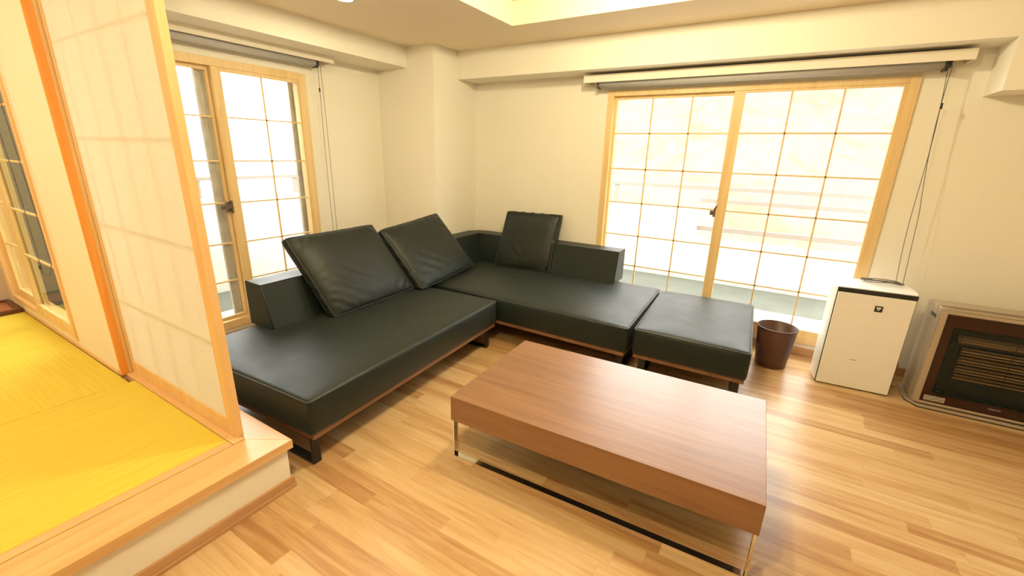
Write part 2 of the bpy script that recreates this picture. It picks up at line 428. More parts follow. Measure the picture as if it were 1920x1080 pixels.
b = MB().box(-1.375, -.45, YB+.048, YB+.051, .21, 1.97); P('pane', b, M['glass'], s, 0)
def local_latch(w, c, axis, s=1):
    l = w.location; latch(w, (c[0]-l.x, c[1]-l.y, c[2]-l.z), axis, s)
local_latch(w, (-.452, YB+.02, 1.07), 'y')
# left living window
w = thing('window_2', None, None, (XL, 1.8, .10), kind='structure')
b = MB(); ring(b, 'x', W2[0], W2[1], W2[2], W2[3], .06, .07, .06, .055, XL-.064, XL+.016); P('window_frame', b, M['frame'], w)
ZL = [.47, .77, 1.08, 1.39, 1.70]
b = MB(); ring(b, 'x', 1.765, 2.44, .14, 2.045, .063, .02, .045, .037, XL-.022, XL+.010); s = P('sash', b, M['frame'], w)
b = MB(); lattice(b, 'x', 1.828, 2.42, .185, 2.008, [2.128], ZL, .011, XL-.010, XL+.001); P('muntins', b, M['frame_y'], s, 0)
b = MB().box(XL-.014, XL-.011, 1.828, 2.42, .185, 2.008); P('pane', b, M['glass'], s, 0)
b = MB(); ring(b, 'x', 1.15, 1.80, .14, 2.045, .05, .055, .045, .037, XL-.058, XL-.028); s = P('sash', b, M['frame'], w)
b = MB(); lattice(b, 'x', 1.20, 1.745, .185, 2.008, [1.44], ZL, .011, XL-.047, XL-.036); P('muntins', b, M['frame_y'], s, 0)
b = MB().box(XL-.051, XL-.048, 1.20, 1.745, .185, 2.008); P('pane', b, M['glass'], s, 0)
b = MB(); ring(b, 'x', 1.12, 1.775, .12, 2.08, .035, .082, .03, .02, XL-.108, XL-.082); ring(b, 'x', 1.775, 2.494, .12, 2.08, .03, .080, .03, .02, XL-.136, XL-.110)
for yy in (1.712, 1.732, 1.752): b.box(XL-.082, XL-.079, yy, yy+.006, .16, 2.05)
for yy in (2.43, 2.455, 2.475): b.box(XL-.111, XL-.106, yy, yy+.006, .16, 2.05)
P('outer_sash', b, M['alu'], w)
local_latch(w, (XL-.008, 1.735, 1.05), 'x')
# tatami window
w = thing('window_3', None, None, (-4.33, YT, .315), kind='structure')
b = MB(); ring(b, 'y', W3[0], W3[1], W3[2], W3[3], .04, .035, .03, .05, YT-.010, YT+.10); P('window_frame', b, M['shoji'], w)
ZW = [.755, 1.07, 1.38, 1.69]
b = MB(); ring(b, 'y', -4.40, -3.665, .345, 2.01, .045, .02, .05, .04, YT-.004, YT+.022); s = P('sash', b, M['frame'], w)
b = MB(); lattice(b, 'y', -4.355, -3.685, .395, 1.97, [], ZW, .011, YT+.006, YT+.016); P('muntins', b, M['frame_h'], s, 0)
b = MB().box(-4.355, -3.685, YT+.017, YT+.02, .395, 1.97); P('pane', b, M['glass_grey'], s, 0)
b = MB(); ring(b, 'y', -5.0, -4.34, .345, 2.01, .045, .05, .05, .04, YT+.028, YT+.054); s = P('sash', b, M['frame'], w)
b = MB(); lattice(b, 'y', -4.955, -4.39, .395, 1.97, [], ZW, .011, YT+.038, YT+.048); P('muntins', b, M['frame_h'], s, 0)
b = MB().box(-4.955, -4.39, YT+.049, YT+.052, .395, 1.97); P('pane', b, M['glass_grey'], s, 0)
# thin wooden reveal line along the tatami window's right edge
b = MB().box(-3.632, -3.615, YT-.012, YT+.002, .30, 2.07); struct('trim_7', b, M['shoji'])

# ---------------------------------------------------------------- sliding shoji panel (door_1)
X0, X1, Y0, Y1, ZB, ZTP = -2.978, -1.886, .784, .815, .254, 2.36
d = thing('door_1', None, None, ((X0+X1)/2, .80, ZB), kind='structure')
b = MB(); ring(b, 'y', X0, X1, ZB, ZTP, .02, .064, .075, .06, Y0, Y1); P('panel_frame', b, M['shoji'], d)
b = MB(); lattice(b, 'y', X0+.02, X1-.064, ZB+.075, ZTP-.06, [-2.87, -2.64, -2.41, -2.18], [.70, 1.11, 1.52, 1.93], .008, .7985, Y1-.004)
P('lattice', b, M['shoji'], d, 0)
b = MB().box(X0+.02, X1-.064, .7905, .7925, ZB+.075, ZTP-.06); P('washi_paper', b, M['paper'], d, 0)
b = MB().box(-3.02, -1.70, .76, .84, 2.37, ZC); struct('trim_8', b, M['shoji_h'])

# ---------------------------------------------------------------- tatami mats
def mat_obj(x0, x1, y0, y1, m, label):
    cx, cy = (x0+x1)/2, (y0+y1)/2
    b = MB().box(x0-cx+.0015, x1-cx-.0015, y0-cy+.0015, y1-cy-.0015, 0, .0455)
    o = part('tatami_mat', b, m, None, .003); o.location = (cx, cy, .205); o['label'] = label; o['category'] = 'tatami mat'; o['group'] = 'borderless tatami mats on the raised platform'
ym = YT-.008
mat_obj(-2.872, -1.906, -.215, .7535, M['tat_a'], 'large yellow tatami mat at the platform corner, nearest the wooden step edge')
mat_obj(-3.840, -2.872, -.215, ym, M['tat_b'], 'middle yellow tatami mat along the plaster wall between shoji and window')
mat_obj(-4.806, -3.840, -.215, ym, M['tat_a'], 'farthest pale yellow tatami mat in front of the small window')
b = MB().box(XT, -4.807, -.215, YT, .205, ZT-.003); struct('floor_tatami_edge', b, M['nosing_y'])
# reddish board lying against the far wall
t = thing('floor_board', 'reddish brown lacquered board with dark rim at far end of tatami room', 'board', (-4.96, .40, ZT))
b = MB().box(-.172, .172, -.50, .300, 0.001, .022); part('board', b, M['board'], t, .003)
b = MB()
for a in ((-.19, -.16), (.16, .19)): b.box(a[0], a[1], -.52, .318, .001, .032)
b.box(-.16, .16, -.52, -.49, .001, .032); b.box(-.16, .16, .288, .318, .001, .032)
part('rim', b, M['board_dark'], t, .003, label='dark brown rim')

# ---------------------------------------------------------------- soft shapes
def soft_box(quad, z0, z1, r=.03, puff=.02, side=.008, n=(26, 30, 6), seedv=0):
    """rounded, slightly puffed block over a plan quad (p00,p10,p11,p01)"""
    mb = MB()
    A, B, C, D = [Vector((p[0], p[1], 0)) for p in quad]
    lx = ((B-A).length+(C-D).length)/2; ly = ((D-A).length+(C-B).length)/2; lz = z1-z0
    def coords(L, k):
        inner = [r + (L-2*r)*i/(k) for i in range(k+1)]
        edge = [r*(1-math.cos(math.pi/2*i/4)) for i in range(4)]
        return edge + inner + [L-e for e in reversed(edge)]
    cx, cy, cz = coords(lx, n[0]), coords(ly, n[1]), coords(lz, n[2])
    def pos(x, y, z):
        q = Vector((min(max(x, r), lx-r), min(max(y, r), ly-r), min(max(z, r), lz-r)))
        d = Vector((x, y, z))-q
        if d.length > 1e-9:
            m = max(abs(d.x), abs(d.y), abs(d.z)); p = q + d.normalized()*m if m > 0 else q
            p = q + d.normalized()*r*(m/r)
        else: p = q
        u, v, w = p.x/lx, p.y/ly, p.z/lz
        pu = (1-(2*u-1)**4)*(1-(2*v-1)**4)
        z_ = z0 + p.z + puff*max(0, pu)**.8*w
        z_ += .003*math.sin(7*u+seedv)*math.sin(5*v+1.3*seedv)*w*max(0, pu)
        P_ = (A*(1-u)+B*u)*(1-v) + (D*(1-u)+C*u)*v
        bu = side*(1-(2*w-1)**2)
        n2 = Vector((2*u-1, 2*v-1, 0)); ax = (B-A).normalized(); ay = (D-A).normalized()
        P_ += ax*bu*(2*u-1)**7*(1-(2*v-1)**6) + ay*bu*(2*v-1)**7*(1-(2*u-1)**6)
        return (P_.x, P_.y, z_)
    def face(us, vs, fn):
        vv = [pos(*fn(u, v)) for v in vs for u in us]; k = len(us)
        mb.add(vv, [(j*k+i, j*k+i+1, (j+1)*k+i+1, (j+1)*k+i) for j in range(len(vs)-1) for i in range(k-1)], True)
    face(cx, cy, lambda u, v: (u, v, 0)); face(cx, cy, lambda u, v: (u, v, lz))
    face(cx, cz, lambda u, v: (u, 0, v)); face(cx, cz, lambda u, v: (u, ly, v))
    face(cy, cz, lambda u, v: (0, u, v)); face(cy, cz, lambda u, v: (lx, u, v))
    return mb
def piping_loop(quad, z, inset, rr=.0048, rc=.022):
    P_ = [Vector((p[0], p[1], z)) for p in quad]; pts = []
    for i in range(4):
        a, c, e = P_[i-1], P_[i], P_[(i+1) % 4]
        d1 = (a-c).normalized(); d2 = (e-c).normalized(); cc = c + (d1+d2)*inset
        for k in range(5):
            t = k/4; p = cc + d1*rc*(1-t)**2 + d2*rc*t**2
            pts.append(p)
    return MB().tube(pts, rr, 6, closed=True)
SOFA_Z0, SOFA_Z1 = .188, .378
def seat(quad, parent, seedv):
    s = part('seat', soft_box(quad, SOFA_Z0, SOFA_Z1, .022, .022, .010, seedv=seedv), M['leather'], parent, world=True)
    part('piping', piping_loop(quad, SOFA_Z1-.009, .0025), M['piping'], s, world=True)
    part('piping', piping_loop(quad, SOFA_Z0+.008, .003, .0025), M['piping'], s, world=True)
    return s
def lerp(a, b_, t): return a[0]+(b_[0]-a[0])*t, a[1]+(b_[1]-a[1])*t
def rail(quad, parent, inset=.012):
    """wooden rail frame under the seat"""
    A, B, C, D = [Vector((p[0], p[1], 0)) for p in quad]; cen = (A+B+C+D)/4
    outer = [p+(cen-p).normalized()*inset*1.4 for p in (A, B, C, D)]; inner = [p+(cen-p).normalized()*(inset*1.4+.09) for p in (A, B, C, D)]
    b = MB()
    vs = [(p.x, p.y, z) for z in (.160, .187) for p in outer+inner]; fs = []
    for i in range(4):
        j = (i+1) % 4
        fs += [(i, j, 4+j, 4+i), (8+i, 12+i, 12+j, 8+j), (i, 8+i, 8+j, j), (4+i, 4+j, 12+j, 12+i)]
    b.add(vs, fs)
    part('base_rail', b, M['sofa_wood'], parent, .002, world=True, label='walnut brown rail under the seat')
def sled(p, q, parent, wdt=.045, th=.012, z1=.161):
    """flat bar sled leg from plan point p to q, bar width across"""
    p, q = Vector((*p, 0)), Vector((*q, 0)); d = (q-p).normalized(); n = Vector((-d.y, d.x, 0))*wdt/2
    b = MB()
    def seg(a, c, z0, z1_):
        vs = [(*(v)[:2], z) for z in (z0, z1_) for v in (a-n, c-n, c+n, a+n)]
        b.add(vs, [(0, 3, 2, 1), (4, 5, 6, 7), (0, 1, 5, 4), (1, 2, 6, 5), (2, 3, 7, 6), (3, 0, 4, 7)])
    seg(p, p+d*th, 0, z1); seg(q-d*th, q, 0, z1); seg(p+d*th, q-d*th, 0, th); seg(p+d*th, q-d*th, z1-th, z1)
    part('leg', b, M['black_metal'], parent, .0015, world=True, label='black steel loop leg')
def sweep_section(stations, section, seam=True):
    """stations: list of (origin, across-vector scaled for mitre); section: [(u,z)]"""
    mb = MB(); n = len(section); vs = []
    for o, a in stations:
        for u, z in section: vs.append((o[0]+a[0]*u, o[1]+a[1]*u, z))
    fs = []
    for i in range(len(stations)-1):
        for j in range(n): fs.append((i*n+j, i*n+(j+1) % n, (i+1)*n+(j+1) % n, (i+1)*n+j))
    fs.append(tuple(range(n))[::-1]); fs.append(tuple(range((len(stations)-1)*n, len(stations)*n)))
    return mb.add(vs, fs)
# trapezoid: u=0 at the outer back, growing towards the sitter
SEC = [(0, .392), (.245, .392), (.165, .668), (.155, .674), (.01, .680), (0, .674)]
def pipe_top(parent, st, u=.163, z=.672):
    pts = [(o[0]+a[0]*u, o[1]+a[1]*u, z) for o, a in st]
    part('piping', MB().tube(pts, .0042, 6), M['piping'], parent, world=True)
def pipe_end(parent, o, a, sec=SEC, off=(0, 0)):
    pts = [(o[0]+a[0]*u+off[0], o[1]+a[1]*u+off[1], z) for u, z in sec]
    part('piping', MB().tube(pts, .0032, 6, closed=True), M['piping'], parent, world=True)

# left sofa (chaise along the left window)
QL = [(-2.79, .962), (-1.697, 1.018), (-1.787, 2.742), (-2.884, 2.690)]
s1 = thing('sofa', 'long black leather sofa section with one low bolster, nearest the shoji and step', 'sofa', (-2.28, 1.85, 0), group='sections of the black leather corner sofa')
seat(QL, s1, 1.0); rail(QL, s1)
sled((-2.70, 1.03), (-1.742, 1.06), s1); sled((-2.78, 2.60), (-1.81, 2.645), s1)
st = [((-2.832, 1.388), (1, .03)), ((-2.885, 2.745), (1, .03))]
bo = part('bolster', sweep_section(st, SEC), M['leather'], s1, .012, 3, world=True)
pipe_end(bo, st[0][0], st[0][1], off=(0, .003)); pipe_top(bo, st)
# corner sofa (along the back wall)
QR = [(-2.86, 2.795), (-.735, 2.768), (-.775, 3.86), (-2.86, 3.90)]
s2 = thing('sofa', 'black leather corner sofa section with low L-shaped bolster along the back wall', 'sofa', (-1.8, 3.33, 0), group='sections of the black leather corner sofa')
seat(QR, s2, 2.3); rail(QR, s2)
sled((-.795, 2.83), (-.825, 3.78), s2); sled((-2.72, 2.85), (-2.72, 3.80), s2)
k = 3
st = [((-2.868, 2.775), (1, 0)), ((-2.868, 3.79), (1, -.25)), ((-2.80, 3.90), (.55, -.80)), ((-2.68, 3.936), (.12, -1)), ((-1.155, 3.936), (0, -1))]
bo = part('bolster', sweep_section(st, SEC), M['leather'], s2, .012, 3, world=True)
pipe_end(bo, (-1.155, 3.936), (0, -1), off=(-.002, 0)); pipe_top(bo, st)
# ottoman
QO = [(-.703, 2.795), (.012, 2.805), (-.038, 3.865), (-.758, 3.83)]
s3 = thing('ottoman', 'square black leather ottoman at the end of the corner sofa, beside the bin', 'ottoman', (-.37, 3.32, 0))
seat(QO, s3, 3.1); rail(QO, s3)
sled((-.64, 2.86), (-.69, 3.76), s3); sled((-.045, 2.87), (-.085, 3.78), s3)

# ---------------------------------------------------------------- back cushions
def pillow(name, label, TL, TR, BR, BL, thick, seedv, clamp, edge=.05, WR=.7):
    TL, TR, BR, BL = map(Vector, (TL, TR, BR, BL))
    nrm = (TR-TL).cross(BL-TL).normalized()       # points away from the sitter or to it
    cen = (TL+TR+BR+BL)/4
    camd = Vector((0, 0, 1.5))-cen
    if nrm.dot(camd) < 0: nrm = -nrm
    base = Vector((cen.x, cen.y, min(BL.z, BR.z)))
    root = thing(name, label, 'cushion', base, group='loose black leather back cushions')
    n = 40; rng = random.Random(seedv)
    ph = [rng.uniform(0, 6.28) for _ in range(6)]
    def P_(u, v): return (TL*(1-u)+TR*u)*(1-v)+(BL*(1-u)+BR*u)*v
    def shell(sign):
        vs = []
        for j in range(n+1):
            for i in range(n+1):
                u, v = i/n, j/n
                # rounded corners and slightly drawn in sides
                a, c = 2*u-1, 2*v-1
                a2 = a*(1-.018*(1-c*c)-.02*abs(c)**10); c2 = c*(1-.018*(1-a*a)-.02*abs(a)**10)
                p = P_((a2+1)/2, (c2+1)/2)
                env = max(0, (1-a**4)*(1-c**4))
                t = edge/2 + (thick-edge)/2*env**.5
                e2 = (max(abs(a), abs(c)))**3
                wr = WR*.0045*e2*math.sin(22*a*c+ph[0]+5*a)*math.sin(17*(a+c)+ph[1])+WR*.005*math.exp(-((a+.35)**2+(c-.35)**2)*6)*math.sin(16*(a-c)+ph[2])
                wr += WR*.006*math.exp(-((abs(a)-.85)**2+(abs(c)-.85)**2)*9)*math.sin(30*(a*c)+ph[3])
                t += wr*min(1, env*4)
                vs.append(clamp(p + nrm*(t*sign - thick/2)))
        return vs
    mb = MB(); F = shell(1); B_ = shell(-1); k = n+1
    fs = [(j*k+i, j*k+i+1, (j+1)*k+i+1, (j+1)*k+i) for j in range(n) for i in range(n)]
    mb.add(F, fs, True); mb.add(B_, [f[::-1] for f in fs], True)
    rim = [i for i in range(k)] + [j*k+n for j in range(1, k)] + [n*k+i for i in range(n-1, -1, -1)] + [j*k for j in range(n-1, 0, -1)]
    m = len(rim); gus = []
    for s_ in range(5):
        t = s_/4
        for q, idx in enumerate(rim):
            p = F[idx]*(1-t)+B_[idx]*t
            out = (p-cen); out -= nrm*out.dot(nrm); out.normalize()
            gus.append(clamp(p + out*(.010*math.sin(math.pi*t)*(1+.5*math.sin(q*.9+ph[4])))))
    mb.add(gus, [(s_*m+q, s_*m+(q+1) % m, (s_+1)*m+(q+1) % m, (s_+1)*m+q) for s_ in range(4) for q in range(m)], True)
    c = part('cover', mb, M['pillow'], root, world=True)
    for S in (F, B_):
        part('piping', MB().tube([S[i] for i in rim], .0048, 6, closed=True), M['piping'], c, world=True)
    return root
def bolster_u(z): return .245-(z-.392)*.29+.008
def clamp_left(p):
    z = max(p.z, .404); x = p.x
    if z < .684 and p.y > 1.38: x = max(x, -2.80+bolster_u(z)-.0383*(p.y-1.388)-.03)
    return Vector((x, p.y, z))
def clamp_back(p):
    z = max(p.z, .404); y = p.y
    if z < .684: y = min(y, 3.936-bolster_u(z))
    return Vector((p.x, min(y, 3.95), z))
def ray_z(px, py, z):
    mw = cam.matrix_world.to_3x3(); dv = mw @ Vector(((px-960)/814.14, (540-py)/814.14, -1)); t = (z-1.5)/dv.z
    return Vector((0, 0, 1.5))+dv*t
pillow('cushion', 'biggest black leather cushion, leaning on the bolster nearest the left window', (-2.70, 1.636, .952), (-2.736, 2.401, .948), (-2.438, 2.549, .421), (-2.405, 1.745, .418), .155, 3, clamp_left)
pillow('cushion', 'middle black leather cushion, tilted on one corner in front of the corner', (-2.717, 2.455, .90), (-2.80, 3.255, .952), (-2.421, 3.356, .470), (-2.37, 2.566, .411), .15, 11, clamp_left)
pillow('cushion', 'small square black leather cushion leaning on the back wall bolster', (-2.345, 3.74, .950), (-1.788, 3.838, .948), (-1.797, 3.675, .408), (-2.386, 3.565, .406), .14, 23, clamp_back, .055, .3)

# ---------------------------------------------------------------- coffee table
TW, TD, TZ = 1.362, .795, .35
t = thing('coffee_table', 'low rectangular walnut coffee table on chrome loop legs, in front of the sofa', 'table', (-.5525, 1.885, 0), math.radians(2.2))
b = MB().box(-TW/2, TW/2, -TD/2, TD/2, .216, TZ); part('tabletop', b, M['walnut'], t, .0015)
b = MB().box(-TW/2+.03, TW/2-.03, -TD/2+.004, TD/2-.004, .2148, .218); part('underside', b, M['black_plastic'], t, label='black underside panel added for the chrome legs to reflect')  # unseen black sheet added so the chrome bars reflect dark
for sy in (-1, 1):
    y0 = sy*(TD/2-.004); y1 = sy*(TD/2-.036); a = TW/2-.006; c = .010
    b = MB().box(-a, -a+c, y0, y1, 0, .216).box(a-c, a, y0, y1, 0, .216).box(-a+c, a-c, y0, y1, 0, c)
    part('leg', b, M['chrome'], t, .001, label='chrome flat bar loop leg')
# ---------------------------------------------------------------- waste bin
t = thing('waste_bin', 'round dark brown plastic waste bin by the ottoman and window', 'bin', (.145, 3.638, 0))
b = MB().lathe([(0, .004), (.095, .004), (.101, 0), (.104, .006), (.133, .305), (.131, .308), (.128, .305), (.100, .012), (0, .010)], n=64)
part('body', b, M['bin'], t)
b = MB().lathe([(.1325, .300), (.1365, .302), (.1375, .307), (.1355, .311), (.130, .311), (.128, .305)], n=64); part('rim', b, M['bin'], t)

# ---------------------------------------------------------------- air purifier
def text_mesh(txt, size, depth=.0006):
    cu = bpy.data.curves.new('t', 'FONT'); cu.body = txt; cu.size = size; cu.extrude = depth; cu.align_x = 'CENTER'; cu.align_y = 'CENTER'
    o = bpy.data.objects.new('t', cu); COL.objects.link(o); bpy.context.view_layer.update()
    me = bpy.data.meshes.new_from_object(o.evaluated_get(bpy.context.evaluated_depsgraph_get()))
    bpy.data.objects.remove(o); return me
def text_part(name, txt, size, mat, parent, loc, rot):
    me = text_mesh(txt, size); me.materials.clear(); me.materials.append(mat); me.name = name
    o = bpy.data.objects.new(name, me); COL.objects.link(o); o.parent = parent; o.location = loc; o.rotation_euler = rot; return o
t = thing('air_purifier', 'white air purifier with black display strip and square badge, under the blind chain', 'air purifier', (.634, 3.525, 0), math.radians(4.5))
HW, HH = .208, .705
# body: side outline rounded towards the floor; local y from 0 (front) to .25 (back)
prof = [(.010, .010), (.055, .004), (.20, .004), (.235, .05), (.248, .30), (.250, .68), (.243, .709), (.02, .705), (.006, .700)]
bmm = MB(); xs = [(-HW-.000, .006), (-HW-.010, .035), (-HW-.014, .10), (-HW-.010, .17), (-HW+.012, .22)]
rings = []
def ysec(z):   # plan outline of the body at height z: bulging sides
    k = 1 - .35*max(0, (.12-z)/.12)**2
    bk = .25*(1-.12*max(0, (.08-z)/.08))
    pts = [(-HW, .004), (-HW-.010*k, .03), (-HW-.016*k, .09), (-HW-.012*k, .16), (-HW+.01, bk-.02), (-HW+.04, bk)]
    return pts + [(-x, y) for x, y in reversed(pts)]
zs = [.004, .02, .06, .12, .25, .45, .60, .68, .70, .709]
vs = []; nn = 12
for z in zs:
    sh = .985 if z == .709 else (.97 if z == .004 else 1)
    for x, y in ysec(z): vs.append((x*sh, .125+(y-.125)*sh if y > .01 else y, z + (.012*(y/.25) if z > .69 else 0)))
fs = [(i*nn+j, i*nn+(j+1) % nn, (i+1)*nn+(j+1) % nn, (i+1)*nn+j) for i in range(len(zs)-1) for j in range(nn)]
fs += [tuple(range(nn))[::-1], tuple(range((len(zs)-1)*nn, len(zs)*nn))]
bmm.add(vs, fs); part('body', bmm, M['white_plastic'], t, .004, 2)
b = MB().box(-HW+.001, HW-.001, -.004, .004, .004, .706); part('seam', b, M['black_plastic'], t, label='black seam around the front panel')
b = MB().box(-HW+.005, HW-.005, -.014, -.004, .009, .676); fp = part('front_panel', b, M['white_front'], t, .003)
b = MB().box(-HW, HW, -.010, -.003, .680, .706); dp = part('display', b, M['black_plastic'], t, .001, label='black display strip')
b = MB().box(-HW+.004, -.12, -.0108, -.0095, .684, .702); part('display_lamp', b, M['dark_in'], dp)
b = MB().box(.10, HW-.02, -.0108, -.0095, .684, .702); part('display_lamp', b, M['dark_in'], dp)
bx, bz = .028, .593
b = MB().box(bx-.021, bx+.021, -.0155, -.0135, bz-.020, bz+.020); bd = part('badge', b, M['black_plastic'], fp, label='black square badge with white bunch mark')
b = MB()
for (u, v) in ((-.009, .008), (0, .009), (.009, .008), (-.005, .001), (.005, .001), (0, -.007)): b.sphere((bx+u, -.0155, bz+v), .0042)
o = part('badge_mark', b, M['white_plastic'], fp)
text_part('maker_mark', 'SHARP', .013, M['cord'], fp, (-.03, -.0142, .215), (math.pi/2, 0, 0))
# cords coiled on top: a thing of its own
t = thing('power_cord', 'thin grey power cord coiled on top of the white air purifier', 'cord', (.665, 3.715, .724))
b = MB()
pts = []
for i in range(90):
    a = i/90*2*math.pi*2.5
    pts.append((.105*math.cos(a)*(1-.15*math.sin(a*.4))+.01*math.sin(2.2*a), .030*math.sin(a)+.012*math.cos(.7*a), .0045+.007*(1+math.sin(a*1.3))))
b.tube(pts, .0028, 6); b.tube([(-.10, .01, .006), (-.03, -.012, .012), (.04, .012, .009), (.11, -.02, .006), (.125, .0, .012), (.10, .03, .006)], .0028, 6)
part('coil', b, M['cord'], t)

# ---------------------------------------------------------------- gas fan heater
t = thing('space_heater', 'wide champagne silver space heater with dark front, right of the air purifier', 'heater', (1.02, 3.50, 0), math.radians(1.8))
# local: x from -.073 (left) to .64, y 0 front, .25 back
X0_, X1_ = -.070, .66
prof = [(.066, .03), (.066, .668), (.24, .660), (.255, .640), (.255, .03)]
b = MB().prism(prof, X0_, X1_, 0); ring(b, 'y', X0_, X1_, .03, .666, .076, .076, .073, .106, 0, .067); part('casing', b, M['silver'], t, .006, 3)
b = MB().prism([(X0_-.02, .05), (X0_+.03, -.022), (X1_-.03, -.022), (X1_+.02, .05), (X1_+.02, .27), (X0_-.02, .27)], 0.0, .022, 2); part('base_tray', b, M['silver'], t, .004)
b = MB().prism([(X0_-.022, .05), (X0_+.028, -.024), (X1_-.028, -.024), (X1_+.022, .05), (X1_+.022, .10), (X0_-.022, .10)], 0.0, .006, 2); part('tray_foot', b, M['dark_in'], t)
ring_b = MB(); ring(ring_b, 'y', X0_+.002, X1_-.002, .032, .655, .030, .030, .014, .020, -.012, .002)
part('front_frame', ring_b, M['silver'], t, .004, 3)
b = MB(); ring(b, 'y', X0_+.034, X1_-.034, .048, .632, .045, .045, .058, .075, -.008, .003); gp = part('glass_panel', b, M['heater_glass'], t, .001, label='dark brown glass surround')
gx0, gx1, gz0, gz1 = X0_+.079, X1_-.079, .106, .557
b = MB().box(gx0, gx1, .060, .0635, gz0, gz1).box(gx0, gx0+.003, .0, .06, gz0, gz1).box(gx1-.003, gx1, 0, .06, gz0, gz1).box(gx0, gx1, 0, .06, gz0, gz0+.003).box(gx0, gx1, 0, .06, gz1-.003, gz1)
part('cavity', b, M['dark_in'], t)
b = MB()
for i in range(11):
    z = gz0+.11+i*.020; b.box(gx0+.085, gx1-.06, .046, .058, z, z+.011)
b.prism([(.02, gz1-.10), (.056, gz1-.07), (.056, gz1-.055), (.016, gz1-.09)], gx0+.05, gx1-.05, 0)
part('burner_plates', b, M['reflector'], t, .001, label='brassy burner plates behind the guard')
b = MB()
for i in range(30):
    z = gz0+.010+i*(gz1-gz0-.020)/29; b.tube([(gx0, -.004, z), (gx0+.03, -.014, z), (gx1-.03, -.014, z), (gx1, -.004, z)], .0021, 6)
for i in range(3):
    x = gx0+.045+i*(gx1-gx0-.09)/2; b.tube([(x, -.010, gz0), (x, -.011, gz1)], .0017, 6)
part('wire_guard', b, M['wire'], t)
b = MB().box(X0_+.050, X0_+.150, -.0095, -.0075, .058, .092); st_ = part('label_plate', b, M['label_grey'], gp, label='small grey printed sticker')
b = MB()
for i in range(5):
    for j in range(9):
        if (i*7+j*5) % 4: b.box(X0_+.054+j*.0104, X0_+.054+j*.0104+.0075, -.0100, -.0094, .061+i*.006, .064+i*.006)
part('sticker_print', b, M['label_dark'], gp)
text_part('maker_mark', 'CORONA', .013, M['label_grey'], gp, (.305, -.0085, .085), (math.pi/2, 0, 0))
b = MB().box(X0_-.0015, X0_+.004, .05, .14, .585, .608); part('handle', b, M['dark_in'], t, .001, label='dark recessed side grip')
b = MB().box(X0_-.001, X0_+.004, .06, .13, .53, .575); part('side_label', b, M['label_grey'], t)
# hose and outlet between heater and purifier
t = thing('gas_hose', 'pale hose on the floor behind the heater and purifier', 'hose', (.905, 3.80, 0))
b = MB().tube([(.03, .11, .10), (.0, .10, .06), (-.01, .06, .022), (-.005, .0, .012), (-.03, -.08, .012), (-.05, -.10, .012)], .009, 8); b.lathe([(0, 0), (.014, 0), (.014, .03), (0, .03)], .015, .11, 12, .09)
part('hose', b, M['label_grey'], t)

# ---------------------------------------------------------------- roller blinds
def bead_chain(parent, pts, name='bead_chain', rb=.0030, step=.0085):
    """thin cord with beads at even steps along the polyline; one part"""
    b = MB(); P_ = [Vector(p) for p in pts]
    b.tube(P_, .0011, 5)
    carry = 0
    for a, c in zip(P_, P_[1:]):
        L = (c-a).length; d = (c-a)/L if L else Vector(); s_ = step-carry
        while s_ < L: b.sphere(a+d*s_, rb, 6, 4); s_ += step
        carry = (L-(s_-step))
    return part(name, b, M['chain'], parent, world=True, label='dark beaded pull chain')
# back blind
t = thing('roller_blind', 'long rolled-up grey roller blind under a cream pelmet above the wide back window', 'roller blind', (-.39, 3.87, 2.09), group='rolled-up grey roller blinds')
b = MB().box(-1.625, .825, 3.80, 3.812, 2.090, 2.150).box(-1.625, .825, 3.812, YB, 2.138, 2.150).box(-1.625, -1.613, 3.812, YB, 2.09, 2.138).box(.813, .825, 3.812, YB, 2.09, 2.138)
part('pelmet', b, M['pelmet'], t, .001, world=True, label='cream pelmet board')
b = MB().tube([(-1.495, 3.866, 2.083), (.700, 3.866, 2.083)], .034, 24); part('blind_tube', b, M['tube'], t, world=True, label='grey rolled fabric')
b = MB().box(-1.515, -1.497, 3.835, 3.90, 2.045, 2.138); part('bracket', b, M['black_plastic'], t, .003, world=True)
b = MB().box(.700, .722, 3.835, 3.90, 2.040, 2.138); b.tube([(.706, 3.866, 2.083), (.735, 3.866, 2.083)], .026, 16); part('bracket', b, M['black_plastic'], t, .003, world=True)
def curve_pts(a, c, n, fn):
    a, c = Vector(a), Vector(c); return [a.lerp(c, i/n)+Vector(fn(i/n)) for i in range(n+1)]
cA = curve_pts((.722, 3.835, 2.075), (.782, 3.835, .66), 24, lambda s: (.010*math.sin(s*math.pi*2)-.004, .004*math.sin(s*7), 0))
cB = curve_pts((.738, 3.842, 2.075), (.816, 3.842, .66), 24, lambda s: (-.018*math.sin(min(1, s*1.6)*math.pi), .004*math.cos(s*6), 0))
loop = cA + [Vector((.790, 3.838, .632)), Vector((.803, 3.838, .632))] + cB[::-1]
bead_chain(t, loop)
b = MB().tube([(.7385, 3.835, 1.86), (.740, 3.835, 1.825)], .0065, 8); part('chain_connector', b, M['black_plastic'], t, world=True)
